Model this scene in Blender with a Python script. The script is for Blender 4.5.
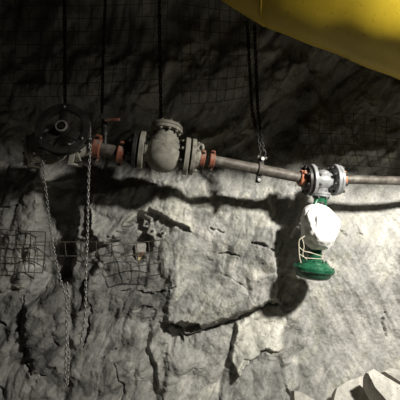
import bpy, math, random
import numpy as np
from mathutils import Vector, Matrix, Quaternion

# ------------------------------------------------------------------ reset
for o in list(bpy.data.objects):
    bpy.data.objects.remove(o, do_unlink=True)
scene = bpy.context.scene
COL = scene.collection
PI = math.pi

# ------------------------------------------------------------------ camera
F = 384.0                      # focal length in pixels of the 400 px frame
CAM = Vector((0, 0, 1.6))
cd = bpy.data.cameras.new('camera')
cam = bpy.data.objects.new('camera', cd)
COL.objects.link(cam)
cam.location = CAM
cam.rotation_euler = (PI / 2, 0, 0)
cd.sensor_width = 36
cd.sensor_fit = 'HORIZONTAL'
cd.lens = 36 * F / 400
cd.clip_start = 0.05
scene.camera = cam

# ------------------------------------------------------------------ world, lamps, exposure
w = bpy.data.worlds.new('world')
scene.world = w
w.use_nodes = True
bg = w.node_tree.nodes['Background']
bg.inputs[0].default_value = (1.0, 0.95, 0.8, 1)
bg.inputs[1].default_value = 0.010

def lamp(name, kind, loc, power, color, size):
    l = bpy.data.lights.new(name, kind)
    l.energy = power
    l.color = color
    l.shadow_soft_size = size
    o = bpy.data.objects.new(name, l)
    COL.objects.link(o)
    o.location = loc
    return o

# tunnel floodlight hung from the roof on the right, above the duct's underside
LIGHT = Vector((1.8, 0.8, 2.86))
fl_ = lamp('tunnel_floodlight', 'SPOT', LIGHT, 730, (1.0, 0.965, 0.89), 0.10)
fl_.data.spot_size = math.radians(100)
fl_.data.spot_blend = 1.0
fl_.rotation_euler = (Vector((0.95, 3.0, 0.62)) - LIGHT).to_track_quat('-Z', 'Y').to_euler()

vs = scene.view_settings
vs.view_transform = 'Standard'
vs.look = 'None'
vs.exposure = 0.0
vs.gamma = 1.0
vs.use_curve_mapping = False

def at(px, py, Y):
    return Vector(((px - 200) / F * Y, Y, CAM.z - (py - 200) / F * Y))

# ------------------------------------------------------------------ materials
def new_mat(name):
    m = bpy.data.materials.new(name)
    m.use_nodes = True
    nt = m.node_tree
    return m, nt, nt.nodes['Principled BSDF']

def N(nt, t, **kw):
    n = nt.nodes.new(t)
    for k, v in kw.items():
        setattr(n, k, v)
    return n

def ramp(nt, fac, stops):
    r = N(nt, 'ShaderNodeValToRGB')
    el = r.color_ramp.elements
    while len(el) < len(stops):
        el.new(0.5)
    for e, (p, c) in zip(el, stops):
        e.position = p
        e.color = (*c, 1)
    nt.links.new(fac, r.inputs[0])
    return r

def noisy(name, c1, c2, scale=20, rough=0.7, metal=0.0, bump=0.15, dist=0.004, dust=None, lo=0.38, hi=0.62, dustlo=0.45):
    """two-tone worn surface with an optional layer of rock dust on upward faces and in patches"""
    m, nt, b = new_mat(name)
    tc = N(nt, 'ShaderNodeTexCoord')
    n1 = N(nt, 'ShaderNodeTexNoise')
    n1.inputs['Scale'].default_value = scale
    n1.inputs['Detail'].default_value = 6
    n1.inputs['Roughness'].default_value = 0.65
    nt.links.new(tc.outputs['Object'], n1.inputs['Vector'])
    r = ramp(nt, n1.outputs['Fac'], [(lo, c1), (hi, c2)])
    col = r.outputs[0]
    if dust:
        n2 = N(nt, 'ShaderNodeTexNoise')
        n2.inputs['Scale'].default_value = scale * 0.6
        n2.inputs['Detail'].default_value = 8
        nt.links.new(tc.outputs['Object'], n2.inputs['Vector'])
        rr = ramp(nt, n2.outputs['Fac'], [(dustlo, (0, 0, 0)), (dustlo + 0.15, (1, 1, 1))])
        mx = N(nt, 'ShaderNodeMixRGB')
        nt.links.new(rr.outputs[0], mx.inputs[0])
        nt.links.new(col, mx.inputs[1])
        mx.inputs[2].default_value = (*dust, 1)
        col = mx.outputs[0]
    nt.links.new(col, b.inputs['Base Color'])
    b.inputs['Roughness'].default_value = rough
    b.inputs['Metallic'].default_value = metal
    bp = N(nt, 'ShaderNodeBump')
    bp.inputs['Strength'].default_value = bump
    bp.inputs['Distance'].default_value = dist
    nt.links.new(n1.outputs['Fac'], bp.inputs['Height'])
    nt.links.new(bp.outputs[0], b.inputs['Normal'])
    return m

def rock_mat(name, dark, mid, light, attr=True, bump=0.42):
    m, nt, b = new_mat(name)
    tc = N(nt, 'ShaderNodeTexCoord')
    def noise(scale, detail, rough=0.6, dist=0.0, vec=None):
        n = N(nt, 'ShaderNodeTexNoise')
        n.inputs['Scale'].default_value = scale
        n.inputs['Detail'].default_value = detail
        n.inputs['Roughness'].default_value = rough
        n.inputs['Distortion'].default_value = dist
        nt.links.new(vec or tc.outputs['Object'], n.inputs['Vector'])
        return n
    big = noise(2.2, 8, 0.62, 0.6)
    r = ramp(nt, big.outputs['Fac'], [(0.30, dark), (0.5, mid), (0.68, light)])
    fine = noise(38, 8, 0.7)
    rf = ramp(nt, fine.outputs['Fac'], [(0.3, (0.72, 0.72, 0.71)), (0.62, (1.10, 1.10, 1.08))])
    mul = N(nt, 'ShaderNodeMixRGB', blend_type='MULTIPLY')
    mul.inputs[0].default_value = 0.8
    nt.links.new(r.outputs[0], mul.inputs[1])
    nt.links.new(rf.outputs[0], mul.inputs[2])
    col = mul.outputs[0]
    # slanting mineral streaks
    mp = N(nt, 'ShaderNodeMapping')
    mp.vector_type = 'TEXTURE'
    mp.inputs['Rotation'].default_value = (0, math.radians(30), 0)
    mp.inputs['Scale'].default_value = (1 / 12, 1 / 4, 1 / 2.6)
    nt.links.new(tc.outputs['Object'], mp.inputs['Vector'])
    st = noise(1.0, 6, 0.6, 0.8, mp.outputs[0])
    rs = ramp(nt, st.outputs['Fac'], [(0.36, (0.66, 0.65, 0.63)), (0.52, (1, 1, 1)), (0.66, (1.22, 1.2, 1.15))])
    m2 = N(nt, 'ShaderNodeMixRGB', blend_type='MULTIPLY')
    m2.inputs[0].default_value = 0.55
    nt.links.new(col, m2.inputs[1])
    nt.links.new(rs.outputs[0], m2.inputs[2])
    col = m2.outputs[0]
    st2 = noise(4.0, 8, 0.75, 0.5, mp.outputs[0])
    rs2 = ramp(nt, st2.outputs['Fac'], [(0.36, (0.60, 0.60, 0.60)), (0.5, (0.98, 0.98, 0.98)), (0.62, (1.32, 1.31, 1.28))])
    m2b = N(nt, 'ShaderNodeMixRGB', blend_type='MULTIPLY')
    m2b.inputs[0].default_value = 0.32
    nt.links.new(col, m2b.inputs[1])
    nt.links.new(rs2.outputs[0], m2b.inputs[2])
    col = m2b.outputs[0]
    # small dark specks
    sp = noise(85, 3, 0.5)
    rsp = ramp(nt, sp.outputs['Fac'], [(0.27, (0.3, 0.3, 0.29)), (0.36, (1, 1, 1))])
    m3 = N(nt, 'ShaderNodeMixRGB', blend_type='MULTIPLY')
    m3.inputs[0].default_value = 1
    nt.links.new(col, m3.inputs[1])
    nt.links.new(rsp.outputs[0], m3.inputs[2])
    col = m3.outputs[0]
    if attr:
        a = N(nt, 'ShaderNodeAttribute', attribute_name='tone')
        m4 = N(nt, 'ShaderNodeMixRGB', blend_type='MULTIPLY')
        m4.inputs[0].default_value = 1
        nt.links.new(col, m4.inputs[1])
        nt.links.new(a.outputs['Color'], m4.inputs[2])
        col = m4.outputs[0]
    nt.links.new(col, b.inputs['Base Color'])
    b.inputs['Roughness'].default_value = 0.88
    b.inputs['Specular IOR Level'].default_value = 0.25
    bn = noise(60, 10, 0.72)
    bp = N(nt, 'ShaderNodeBump')
    bp.inputs['Strength'].default_value = bump
    bp.inputs['Distance'].default_value = 0.012
    nt.links.new(bn.outputs['Fac'], bp.inputs['Height'])
    nt.links.new(bp.outputs[0], b.inputs['Normal'])
    return m

M = {}
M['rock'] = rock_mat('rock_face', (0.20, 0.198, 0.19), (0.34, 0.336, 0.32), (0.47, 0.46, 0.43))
M['rubble'] = rock_mat('broken_rock', (0.34, 0.33, 0.30), (0.50, 0.48, 0.44), (0.62, 0.59, 0.53), attr=False)
M['muck'] = rock_mat('muck_floor', (0.12, 0.115, 0.10), (0.22, 0.21, 0.19), (0.34, 0.32, 0.29), attr=False)
M['roof'] = rock_mat('roof_rock', (0.10, 0.095, 0.085), (0.17, 0.16, 0.14), (0.26, 0.25, 0.22), attr=False)
DUST = (0.36, 0.34, 0.29)
M['pipe'] = noisy('dirty_steel_pipe', (0.045, 0.036, 0.029), (0.11, 0.096, 0.08), 26, 0.6, 0.2, 0.2, dust=(0.16, 0.146, 0.122), dustlo=0.52)
M['pale_paint'] = noisy('dusty_pale_paint', (0.12, 0.112, 0.092), (0.27, 0.255, 0.21), 16, 0.85, 0, 0.3, dust=(0.24, 0.225, 0.185), dustlo=0.5)
M['grey_paint'] = noisy('grey_valve_paint', (0.20, 0.205, 0.21), (0.31, 0.315, 0.315), 22, 0.38, 0.1, 0.1)
M['left_paint'] = noisy('dusty_grey_iron', (0.26, 0.25, 0.22), (0.46, 0.44, 0.38), 20, 0.75, 0, 0.2, dust=DUST, dustlo=0.52)
M['red'] = noisy('worn_red_paint', (0.17, 0.05, 0.028), (0.27, 0.09, 0.05), 40, 0.7, 0, 0.2, dust=(0.22, 0.17, 0.135), dustlo=0.50)
M['orange'] = noisy('worn_orange_paint', (0.40, 0.13, 0.065), (0.52, 0.22, 0.13), 40, 0.7, 0, 0.2, dust=(0.30, 0.22, 0.17), dustlo=0.54)
M['black_steel'] = noisy('black_steel', (0.015, 0.015, 0.014), (0.05, 0.047, 0.042), 30, 0.5, 0.4, 0.15)
M['wheel'] = noisy('black_cast_iron', (0.018, 0.018, 0.016), (0.05, 0.048, 0.04), 24, 0.7, 0.1, 0.25)
M['bolt'] = noisy('zinc_bolt', (0.30, 0.30, 0.29), (0.55, 0.54, 0.52), 60, 0.35, 0.8, 0.1)
M['chain'] = noisy('galvanised_chain', (0.20, 0.20, 0.19), (0.42, 0.41, 0.385), 50, 0.35, 0.45, 0.1)
M['dark_chain'] = noisy('dark_chain_steel', (0.010, 0.010, 0.009), (0.028, 0.026, 0.022), 50, 0.6, 0.1, 0.1)
M['green'] = noisy('green_enamel', (0.010, 0.075, 0.036), (0.020, 0.115, 0.058), 14, 0.30, 0, 0.05, dust=(0.10, 0.18, 0.12), dustlo=0.62)
M['wire'] = noisy('rusty_mesh_wire', (0.05, 0.044, 0.034), (0.12, 0.105, 0.085), 30, 0.75, 0.2, 0.1)
M['conduit'] = noisy('pale_conduit', (0.36, 0.35, 0.32), (0.52, 0.50, 0.46), 20, 0.55, 0.1, 0.1)
M['cord'] = noisy('pale_cord', (0.42, 0.38, 0.28), (0.62, 0.58, 0.46), 60, 0.85, 0, 0.2)
M['plate'] = noisy('galvanised_plate', (0.22, 0.215, 0.19), (0.40, 0.385, 0.34), 40, 0.6, 0.2, 0.1)
M['tag_yellow'] = noisy('yellowed_plastic', (0.50, 0.40, 0.18), (0.66, 0.56, 0.32), 30, 0.6, 0, 0.05)
M['tag_brown'] = noisy('brown_plastic', (0.11, 0.06, 0.035), (0.20, 0.12, 0.07), 30, 0.6, 0, 0.05)

def cloth_mat():
    m, nt, b = new_mat('white_woven_sack')
    tc = N(nt, 'ShaderNodeTexCoord')
    n = N(nt, 'ShaderNodeTexNoise')
    n.inputs['Scale'].default_value = 11
    n.inputs['Detail'].default_value = 6
    nt.links.new(tc.outputs['Object'], n.inputs['Vector'])
    r = ramp(nt, n.outputs['Fac'], [(0.3, (0.70, 0.67, 0.62)), (0.55, (0.88, 0.87, 0.84))])
    nt.links.new(r.outputs[0], b.inputs['Base Color'])
    b.inputs['Roughness'].default_value = 0.6
    wv = N(nt, 'ShaderNodeTexNoise')
    wv.inputs['Scale'].default_value = 30
    wv.inputs['Detail'].default_value = 4
    nt.links.new(tc.outputs['Object'], wv.inputs['Vector'])
    bp = N(nt, 'ShaderNodeBump')
    bp.inputs['Strength'].default_value = 0.35
    bp.inputs['Distance'].default_value = 0.008
    nt.links.new(wv.outputs['Fac'], bp.inputs['Height'])
    nt.links.new(bp.outputs[0], b.inputs['Normal'])
    return m
M['sack'] = cloth_mat()

def duct_mat():
    m, nt, b = new_mat('yellow_vent_fabric')
    tc = N(nt, 'ShaderNodeTexCoord')
    n = N(nt, 'ShaderNodeTexNoise')
    n.inputs['Scale'].default_value = 5
    n.inputs['Detail'].default_value = 8
    n.inputs['Roughness'].default_value = 0.65
    nt.links.new(tc.outputs['Object'], n.inputs['Vector'])
    r = ramp(nt, n.outputs['Fac'], [(0.32, (0.31, 0.218, 0.009)), (0.6, (0.39, 0.278, 0.014))])
    d = N(nt, 'ShaderNodeTexNoise')
    d.inputs['Scale'].default_value = 45
    d.inputs['Detail'].default_value = 5
    nt.links.new(tc.outputs['Object'], d.inputs['Vector'])
    rd = ramp(nt, d.outputs['Fac'], [(0.30, (0.55, 0.52, 0.42)), (0.38, (1, 1, 1))])
    mul = N(nt, 'ShaderNodeMixRGB', blend_type='MULTIPLY')
    mul.inputs[0].default_value = 0.6
    nt.links.new(r.outputs[0], mul.inputs[1])
    nt.links.new(rd.outputs[0], mul.inputs[2])
    nt.links.new(mul.outputs[0], b.inputs['Base Color'])
    b.inputs['Roughness'].default_value = 0.55
    b.inputs['Specular IOR Level'].default_value = 0.25
    bp = N(nt, 'ShaderNodeBump')
    bp.inputs['Strength'].default_value = 0.12
    bp.inputs['Distance'].default_value = 0.01
    nt.links.new(n.outputs['Fac'], bp.inputs['Height'])
    nt.links.new(bp.outputs[0], b.inputs['Normal'])
    return m
M['duct'] = duct_mat()

# ------------------------------------------------------------------ object helpers
def tag(o, label, cat, group=None):
    o['label'] = label
    o['category'] = cat
    if group:
        o['group'] = group
    return o

def thing(name, label, cat, loc, group=None):
    o = bpy.data.objects.new(name, None)
    COL.objects.link(o)
    o.empty_display_size = 0.05
    o.location = loc
    return tag(o, label, cat, group)

def world_origin(o):
    p = Vector((0, 0, 0))
    while o:
        p = p + o.location
        o = o.parent
    return p

def frame_of(d):
    d = Vector(d).normalized()
    u = d.cross(Vector((0, 0, 1)))
    if u.length < 1e-3:
        u = d.cross(Vector((0, 1, 0)))
    u.normalize()
    v = u.cross(d).normalized()
    return u, v, d           # u sideways, v up-ish, d along

class MB:
    def __init__(s):
        s.v = []
        s.f = []
    def add(s, vs_, fs):
        b = len(s.v)
        s.v += [Vector(p) for p in vs_]
        s.f += [tuple(b + i for i in f) for f in fs]
        return s
    def lathe(s, o, d, prof, seg=24):
        """profile of (distance along d, radius), closed at both ends"""
        u, v, d = frame_of(d)
        o = Vector(o)
        vv, ff = [], []
        for (h, r) in prof:
            for k in range(seg):
                a = 2 * PI * k / seg
                vv.append(o + d * h + (u * math.cos(a) + v * math.sin(a)) * r)
        n = len(prof)
        for i in range(n - 1):
            for k in range(seg):
                k2 = (k + 1) % seg
                ff.append((i * seg + k, i * seg + k2, (i + 1) * seg + k2, (i + 1) * seg + k))
        ff.append(tuple(range(seg))[::-1])
        ff.append(tuple((n - 1) * seg + k for k in range(seg)))
        return s.add(vv, ff)
    def ring(s, o, d, r0, r1, h, bev=0.003, seg=32):
        """flat ring (washer) of inner radius r0, outer r1, thickness h centred at o"""
        u, v, d = frame_of(d)
        o = Vector(o)
        pr = [(-h / 2, r0), (-h / 2, r1 - bev), (-h / 2 + bev, r1), (h / 2 - bev, r1), (h / 2, r1 - bev), (h / 2, r0)]
        vv, ff = [], []
        for (hh, r) in pr:
            for k in range(seg):
                a = 2 * PI * k / seg
                vv.append(o + d * hh + (u * math.cos(a) + v * math.sin(a)) * r)
        n = len(pr)
        for i in range(n):
            i2 = (i + 1) % n
            for k in range(seg):
                k2 = (k + 1) % seg
                ff.append((i * seg + k, i * seg + k2, i2 * seg + k2, i2 * seg + k))
        return s.add(vv, ff)
    def torus(s, o, d, R, r, seg=32, sub=10):
        u, v, d = frame_of(d)
        o = Vector(o)
        vv, ff = [], []
        for i in range(seg):
            a = 2 * PI * i / seg
            e = u * math.cos(a) + v * math.sin(a)
            for j in range(sub):
                b = 2 * PI * j / sub
                vv.append(o + e * (R + r * math.cos(b)) + d * (r * math.sin(b)))
        for i in range(seg):
            i2 = (i + 1) % seg
            for j in range(sub):
                j2 = (j + 1) % sub
                ff.append((i * sub + j, i2 * sub + j, i2 * sub + j2, i * sub + j2))
        return s.add(vv, ff)
    def tube(s, pts, r, seg=10, radii=None):
        pts = [Vector(p) for p in pts]
        n = len(pts)
        d0 = (pts[1] - pts[0]).normalized()
        u, v, _ = frame_of(d0)
        vv, ff = [], []
        for i, p in enumerate(pts):
            t = (pts[min(i + 1, n - 1)] - pts[max(i - 1, 0)]).normalized()
            u = (u - t * u.dot(t)).normalized()
            v = t.cross(u)
            rr = radii[i] if radii else r
            for k in range(seg):
                a = 2 * PI * k / seg
                vv.append(p + (u * math.cos(a) + v * math.sin(a)) * rr)
        for i in range(n - 1):
            for k in range(seg):
                k2 = (k + 1) % seg
                ff.append((i * seg + k, i * seg + k2, (i + 1) * seg + k2, (i + 1) * seg + k))
        ff.append(tuple(range(seg))[::-1])
        ff.append(tuple((n - 1) * seg + k for k in range(seg)))
        return s.add(vv, ff)
    def box(s, c, ax, half, bev=0.0):
        """box with a chamfer; ax = three unit axes, half = half sizes"""
        c = Vector(c)
        ax = [Vector(a) for a in ax]
        hx, hy, hz = half
        b = bev
        vv, ff = [], []
        prof = [(-hz, b), (-hz + b, 0), (hz - b, 0), (hz, b)] if b else [(-hz, 0), (hz, 0)]
        ring = []
        for (z, ins) in prof:
            x, y = hx - ins, hy - ins
            e = b if b else 0
            if b:
                pl = [(-x, -y + e), (-x + e, -y), (x - e, -y), (x, -y + e), (x, y - e), (x - e, y), (-x + e, y), (-x, y - e)]
            else:
                pl = [(-x, -y), (x, -y), (x, y), (-x, y)]
            ring.append(len(pl))
            vv += [c + ax[0] * p[0] + ax[1] * p[1] + ax[2] * z for p in pl]
        m = ring[0]
        for i in range(len(prof) - 1):
            for k in range(m):
                k2 = (k + 1) % m
                ff.append((i * m + k, i * m + k2, (i + 1) * m + k2, (i + 1) * m + k))
        ff.append(tuple(range(m))[::-1])
        ff.append(tuple((len(prof) - 1) * m + k for k in range(m)))
        return s.add(vv, ff)
    def build(s, name, mat, parent=None, angle=40, origin=None):
        me = bpy.data.meshes.new(name)
        base = world_origin(parent) if parent else Vector(origin or (0, 0, 0))
        me.from_pydata([p - base for p in s.v], [], s.f)
        me.materials.append(M[mat])
        me.validate()
        import bmesh
        bm = bmesh.new()
        bm.from_mesh(me)
        bmesh.ops.recalc_face_normals(bm, faces=bm.faces)
        bm.to_mesh(me)
        bm.free()
        me.shade_smooth()
        me.set_sharp_from_angle(angle=math.radians(angle))
        o = bpy.data.objects.new(name, me)
        COL.objects.link(o)
        if parent:
            o.parent = parent
        else:
            o.location = base
        return o

def put(name, mesh, mat4, parent):
    """a copy of a shared mesh placed by a world matrix under a parent that is only translated"""
    o = bpy.data.objects.new(name, mesh)
    COL.objects.link(o)
    o.parent = parent
    o.matrix_basis = Matrix.Translation(-world_origin(parent)) @ mat4
    return o

def axes_mat(u, v, d, loc):
    m = Matrix((u, v, d)).transposed().to_4x4()
    m.translation = loc
    return m

# ------------------------------------------------------------------ numpy noise
def hash2(ix, iz, seed):
    h = (ix.astype(np.int64) * 374761393 + iz.astype(np.int64) * 668265263 + seed * 1274126177) & 0x7fffffff
    h = ((h ^ (h >> 13)) * 1103515245 + 12345) & 0x7fffffff
    h = ((h ^ (h >> 16)) * 69069 + 1) & 0x7fffffff
    return (h ^ (h >> 11)) / float(0x7fffffff)

def perlin(x, z, seed=0):
    ix, iz = np.floor(x), np.floor(z)
    fx, fz = x - ix, z - iz
    ux = fx * fx * fx * (fx * (fx * 6 - 15) + 10)
    uz = fz * fz * fz * (fz * (fz * 6 - 15) + 10)
    def g(dx, dz):
        a = hash2(ix + dx, iz + dz, seed) * 2 * np.pi
        return np.cos(a) * (fx - dx) + np.sin(a) * (fz - dz)
    a = g(0, 0) + ux * (g(1, 0) - g(0, 0))
    b = g(0, 1) + ux * (g(1, 1) - g(0, 1))
    return a + uz * (b - a)

def fbm(x, z, octv=5, seed=0, gain=0.5):
    t = 0
    a = 1.0
    for i in range(octv):
        t = t + a * perlin(x * 2 ** i, z * 2 ** i, seed + i * 17)
        a *= gain
    return t

def facets(x, z, seed, tilt=1.0):
    """tilted planes on random cells: blocky broken rock; returns height and distance to the joint"""
    ix, iz = np.floor(x), np.floor(z)
    best = np.full(x.shape, 9e9)
    second = np.full(x.shape, 9e9)
    h = np.zeros(x.shape)
    for dx in (-1, 0, 1):
        for dz in (-1, 0, 1):
            cx, cz = ix + dx, iz + dz
            qx = cx + 0.15 + 0.7 * hash2(cx, cz, seed)
            qz = cz + 0.15 + 0.7 * hash2(cx, cz, seed + 1)
            d = (x - qx) ** 2 + (z - qz) ** 2
            hh = 0.45 * (hash2(cx, cz, seed + 2) - 0.5) + tilt * ((hash2(cx, cz, seed + 3) - 0.5) * (x - qx) + (hash2(cx, cz, seed + 4) - 0.5) * (z - qz)) * 2
            m = d < best
            second = np.where(m, best, np.minimum(second, d))
            h = np.where(m, hh, h)
            best = np.where(m, d, best)
    return h, np.sqrt(second) - np.sqrt(best)

def lumps(x, z, seed, tilt=0.6, k=0.6):
    """continuous faceted rock: upper envelope of tilted shallow caps"""
    ix, iz = np.floor(x), np.floor(z)
    h = np.full(x.shape, -9e9)
    for dx in (-2, -1, 0, 1, 2):
        for dz in (-2, -1, 0, 1, 2):
            cx, cz = ix + dx, iz + dz
            ox = x - (cx + 0.1 + 0.8 * hash2(cx, cz, seed))
            oz = z - (cz + 0.1 + 0.8 * hash2(cx, cz, seed + 1))
            hh = 0.5 * hash2(cx, cz, seed + 2) - k * (ox * ox + oz * oz) + 2 * tilt * ((hash2(cx, cz, seed + 3) - 0.5) * ox + (hash2(cx, cz, seed + 4) - 0.5) * oz)
            h = np.maximum(h, hh)
    return h - 0.3

def sstep(a, b, x):
    t = np.clip((x - a) / (b - a), 0, 1)
    return t * t * (3 - 2 * t)

def poly_sd(P, X, Z):
    """signed distance to a polygon, positive inside"""
    n = len(P)
    d = np.full(X.shape, 9e9)
    ins = np.zeros(X.shape, bool)
    for i in range(n):
        x1, y1 = P[i]
        x2, y2 = P[(i + 1) % n]
        ex, ey = x2 - x1, y2 - y1
        t = np.clip(((X - x1) * ex + (Z - y1) * ey) / (ex * ex + ey * ey + 1e-9), 0, 1)
        d = np.minimum(d, np.hypot(X - x1 - t * ex, Z - y1 - t * ey))
        c = ((y1 > Z) != (y2 > Z)) & (X < ex * (Z - y1) / (ey if abs(ey) > 1e-9 else 1e-9) + x1)
        ins ^= c
    return np.where(ins, d, -d)

def line_dist(P, X, Z):
    d = np.full(X.shape, 9e9)
    tt = np.zeros(X.shape)
    n = len(P) - 1
    for i in range(n):
        x1, y1 = P[i]
        x2, y2 = P[i + 1]
        ex, ey = x2 - x1, y2 - y1
        t = np.clip(((X - x1) * ex + (Z - y1) * ey) / (ex * ex + ey * ey + 1e-9), 0, 1)
        dd = np.hypot(X - x1 - t * ex, Z - y1 - t * ey)
        m = dd < d
        tt = np.where(m, (i + t) / n, tt)
        d = np.minimum(d, dd)
    return d, tt

# ------------------------------------------------------------------ rock wall
YW = 3.0
PXM = F / YW                                           # wall "pixels" per metre
def edges(lo, a, b, hi, fine, coarse):
    return np.concatenate([np.arange(lo, a, coarse), np.arange(a, b, fine), np.arange(b, hi + coarse, coarse)])
gx = edges(-4.0, -1.75, 1.75, 4.0, 0.0052, 0.03)
gz = edges(-0.12, 0.02, 2.75, 3.72, 0.0052, 0.02)
XX, ZZ = np.meshgrid(gx, gz)
WX = XX * PXM + 200                                    # feature coordinates
WZ = 200 - (ZZ - CAM.z) * PXM
# ragged outlines: warp the feature coordinates a little
wx = WX + 5.0 * fbm(XX * 4, ZZ * 4, 4, 5) + 1.6 * fbm(XX * 24, ZZ * 24, 3, 9)
wz = WZ + 5.0 * fbm(XX * 4, ZZ * 4, 4, 55) + 1.6 * fbm(XX * 24, ZZ * 24, 3, 59)

Y0 = 3.03 - 0.05 * sstep(250, 60, WX) - 0.13 * sstep(200, 285, WX) * sstep(196, 250, WZ)
Y0 = Y0 - 0.30 * sstep(2.0, 3.7, ZZ) ** 1.0 - 0.55 * np.clip(ZZ - 2.75, 0, 2) ** 2
Y0 = Y0 - 0.28 * np.clip(0.75 - ZZ, 0, 1) ** 1.5
H = np.zeros(XX.shape)
TONE = np.ones(XX.shape)

right = sstep(275, 330, wx) * sstep(170, 215, wz)      # the smooth hollow on the right
upper = sstep(185, 140, wz)
qx = XX + 0.10 * fbm(XX * 2.2, ZZ * 2.2, 2, 21)
qz = ZZ + 0.10 * fbm(XX * 2.2, ZZ * 2.2, 2, 31)
ca, sa = math.cos(1.0), math.sin(1.0)           # the rock splits along steep right-leaning planes
rx, rz = qx * ca + qz * sa, -qx * sa + qz * ca
f1 = lumps(rx * 1.9, rz * 3.4, 3, 0.7)
f2, e2 = facets(qx * 7 + 3, qz * 6, 13, 1.2)
f3 = lumps(rx * 11, rz * 21, 23, 0.8)
f2c = lumps(rx * 4.6 + 3, rz * 8.5, 43, 0.8)
amp = 1 - 0.72 * right
def soften(a, k):
    for _ in range(2):
        for ax in (0, 1):
            p = np.cumsum(np.concatenate([np.repeat(np.take(a, [0], ax), k + 1, ax), a, np.repeat(np.take(a, [-1], ax), k, ax)], ax), ax)
            n = a.shape[ax]
            a = (np.take(p, range(2 * k + 1, 2 * k + 1 + n), ax) - np.take(p, range(0, n), ax)) / (2 * k + 1)
    return a
f2 = soften(f2, 2)
patchy = sstep(0.05, 0.35, fbm(XX * 1.7, ZZ * 1.7, 3, 401))      # blocky jointing only in places
broken = 1 - sstep(140, 200, wx) * (1 - sstep(330, 345, wz) * sstep(280, 240, wx) * 0.5)   # the left side is the more shattered
f4 = lumps(rx * 24, rz * 50, 53, 0.9)
rid = -lumps(qx * 9 + qz * 3, qz * 12, 63, 1.0)
H += amp * (0.085 * f1 + (0.045 + 0.010 * broken) * f2c + 0.022 * f2 * patchy + (0.015 + 0.016 * broken) * f3 + 0.007 * f4 - 0.020 * (0.5 + 0.3 * broken) * rid)
H += upper * (0.08 * f1 + 0.04 * f2c + 0.02 * f2 + 0.012 * f3)
H += 0.035 * fbm(XX * 1.6, ZZ * 1.6, 3, 71) + 0.013 * fbm(XX * 9, ZZ * 9, 5, 81) * (1 - 0.3 * right)
H += 0.003 * fbm(XX * 60, ZZ * 60, 3, 91)
# slanting flow ribs in the hollow
sx = XX * math.cos(0.45) + ZZ * math.sin(0.45)
sz = -XX * math.sin(0.45) + ZZ * math.cos(0.45)
H += right * (0.020 * fbm(sx * 7, sz * 1.8, 4, 101) + 0.012 * np.abs(fbm(sx * 11, sz * 3, 3, 111)))
H -= (1 - right) * 0.006 * sstep(0.04, 0.0, e2) * patchy * sstep(0.46, 0.62, hash2(np.floor(qx * 7 + 3), np.floor(qz * 6), 7))

def plate(P, h, ax=0.0, az=0.0, edge=4.0, tone=None):
    """raised (or sunken) block of the face, outline P, tilt ax/az per 100 units"""
    global H, TONE
    sd = poly_sd(P, wx, wz)
    m = sstep(-edge * 0.5, edge, sd)
    cx = sum(p[0] for p in P) / len(P)
    cz = sum(p[1] for p in P) / len(P)
    H = H + m * (h + ax * (wx - cx) / 100 + az * (wz - cz) / 100)
    if tone:
        TONE = TONE * (1 + (tone - 1) * sstep(-1.5, 2.5, sd))

def crack(P, width, depth):
    global H
    d, t = line_dist(P, wx, wz)
    ww = width * (0.45 + 0.55 * np.sin(np.clip(t, 0.02, 0.98) * np.pi))
    H = H - 0.65 * depth * sstep(ww * 0.95, ww * 0.2, d) * sstep(-0.35, 0.15, fbm(XX * 9, ZZ * 9, 2, 501))

plate([(-60, 166), (46, 160), (46, 215), (40, 245), (26, 288), (-60, 300)], 0.06, 0.0, -0.03, 4)
plate([(47, 182), (82, 182), (76, 240), (68, 286), (30, 302), (42, 250)], -0.17, 0, 0, 7)
plate([(76, 196), (97, 190), (99, 240), (66, 238)], 0.05, -0.05, 0, 4)
plate([(93, 190), (180, 180), (192, 230), (152, 212), (138, 214), (118, 241), (100, 245), (95, 225)], 0.085, -0.05, 0.02, 3, 1.12)
plate([(108, 242), (138, 215), (152, 220), (152, 246), (136, 264), (118, 258)], -0.12, 0, 0, 5)
plate([(31, 292), (50, 281), (68, 290), (71, 330), (66, 368), (38, 364), (29, 340)], 0.065, -0.10, -0.05, 9, 0.82)
plate([(75, 300), (100, 252), (158, 264), (163, 315), (150, 330), (140, 420), (72, 430)], 0.03, -0.03, 0.02, 6, 0.92)
plate([(98, 258), (106, 262), (92, 300), (84, 306), (88, 280)], 0.05, -0.2, 0, 4, 1.15)
plate([(146, 318), (154, 308), (153, 348), (164, 400), (150, 404), (144, 355)], -0.045, 0, 0, 4)
plate([(166, 200), (272, 190), (276, 298), (226, 317), (185, 329), (162, 320), (158, 262)], 0.06, 0.08, 0.03, 7, 1.10)
plate([(170, 268), (236, 262), (272, 270), (274, 298), (226, 316), (186, 328), (166, 318)], 0.025, 0.0, 0.02, 4)
plate([(164, 346), (200, 332), (228, 321), (275, 303), (284, 345), (276, 440), (160, 440), (165, 372)], 0.035, -0.03, 0.02, 5, 1.02)
plate([(236, 317), (272, 305), (284, 310), (279, 343), (262, 341), (248, 351), (236, 367), (229, 350)], 0.04, -0.14, 0.08, 2.0, 1.55)
plate([(222, 362), (240, 352), (262, 344), (276, 352), (282, 440), (214, 440)], 0.03, -0.02, 0.05, 3, 0.93)
plate([(278, 352), (292, 348), (294, 372), (284, 384), (277, 370)], 0.03, -0.08, 0, 3, 1.2)
plate([(278, 215), (330, 200), (312, 290), (298, 345), (284, 310)], 0.02, -0.03, 0, 8, 1.10)
plate([(162, 322), (200, 317), (201, 325), (183, 329), (182, 339), (172, 341), (164, 333)], -0.11, 0, 0, 2.5)
plate([(388, 205), (460, 195), (460, 420), (384, 385), (392, 300)], 0.07, 0.03, 0, 14)
plate([(175, 148), (236, 118), (262, 108), (255, 135), (215, 160), (182, 166)], 0.05, -0.1, 0.06, 5, 1.5)
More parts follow.
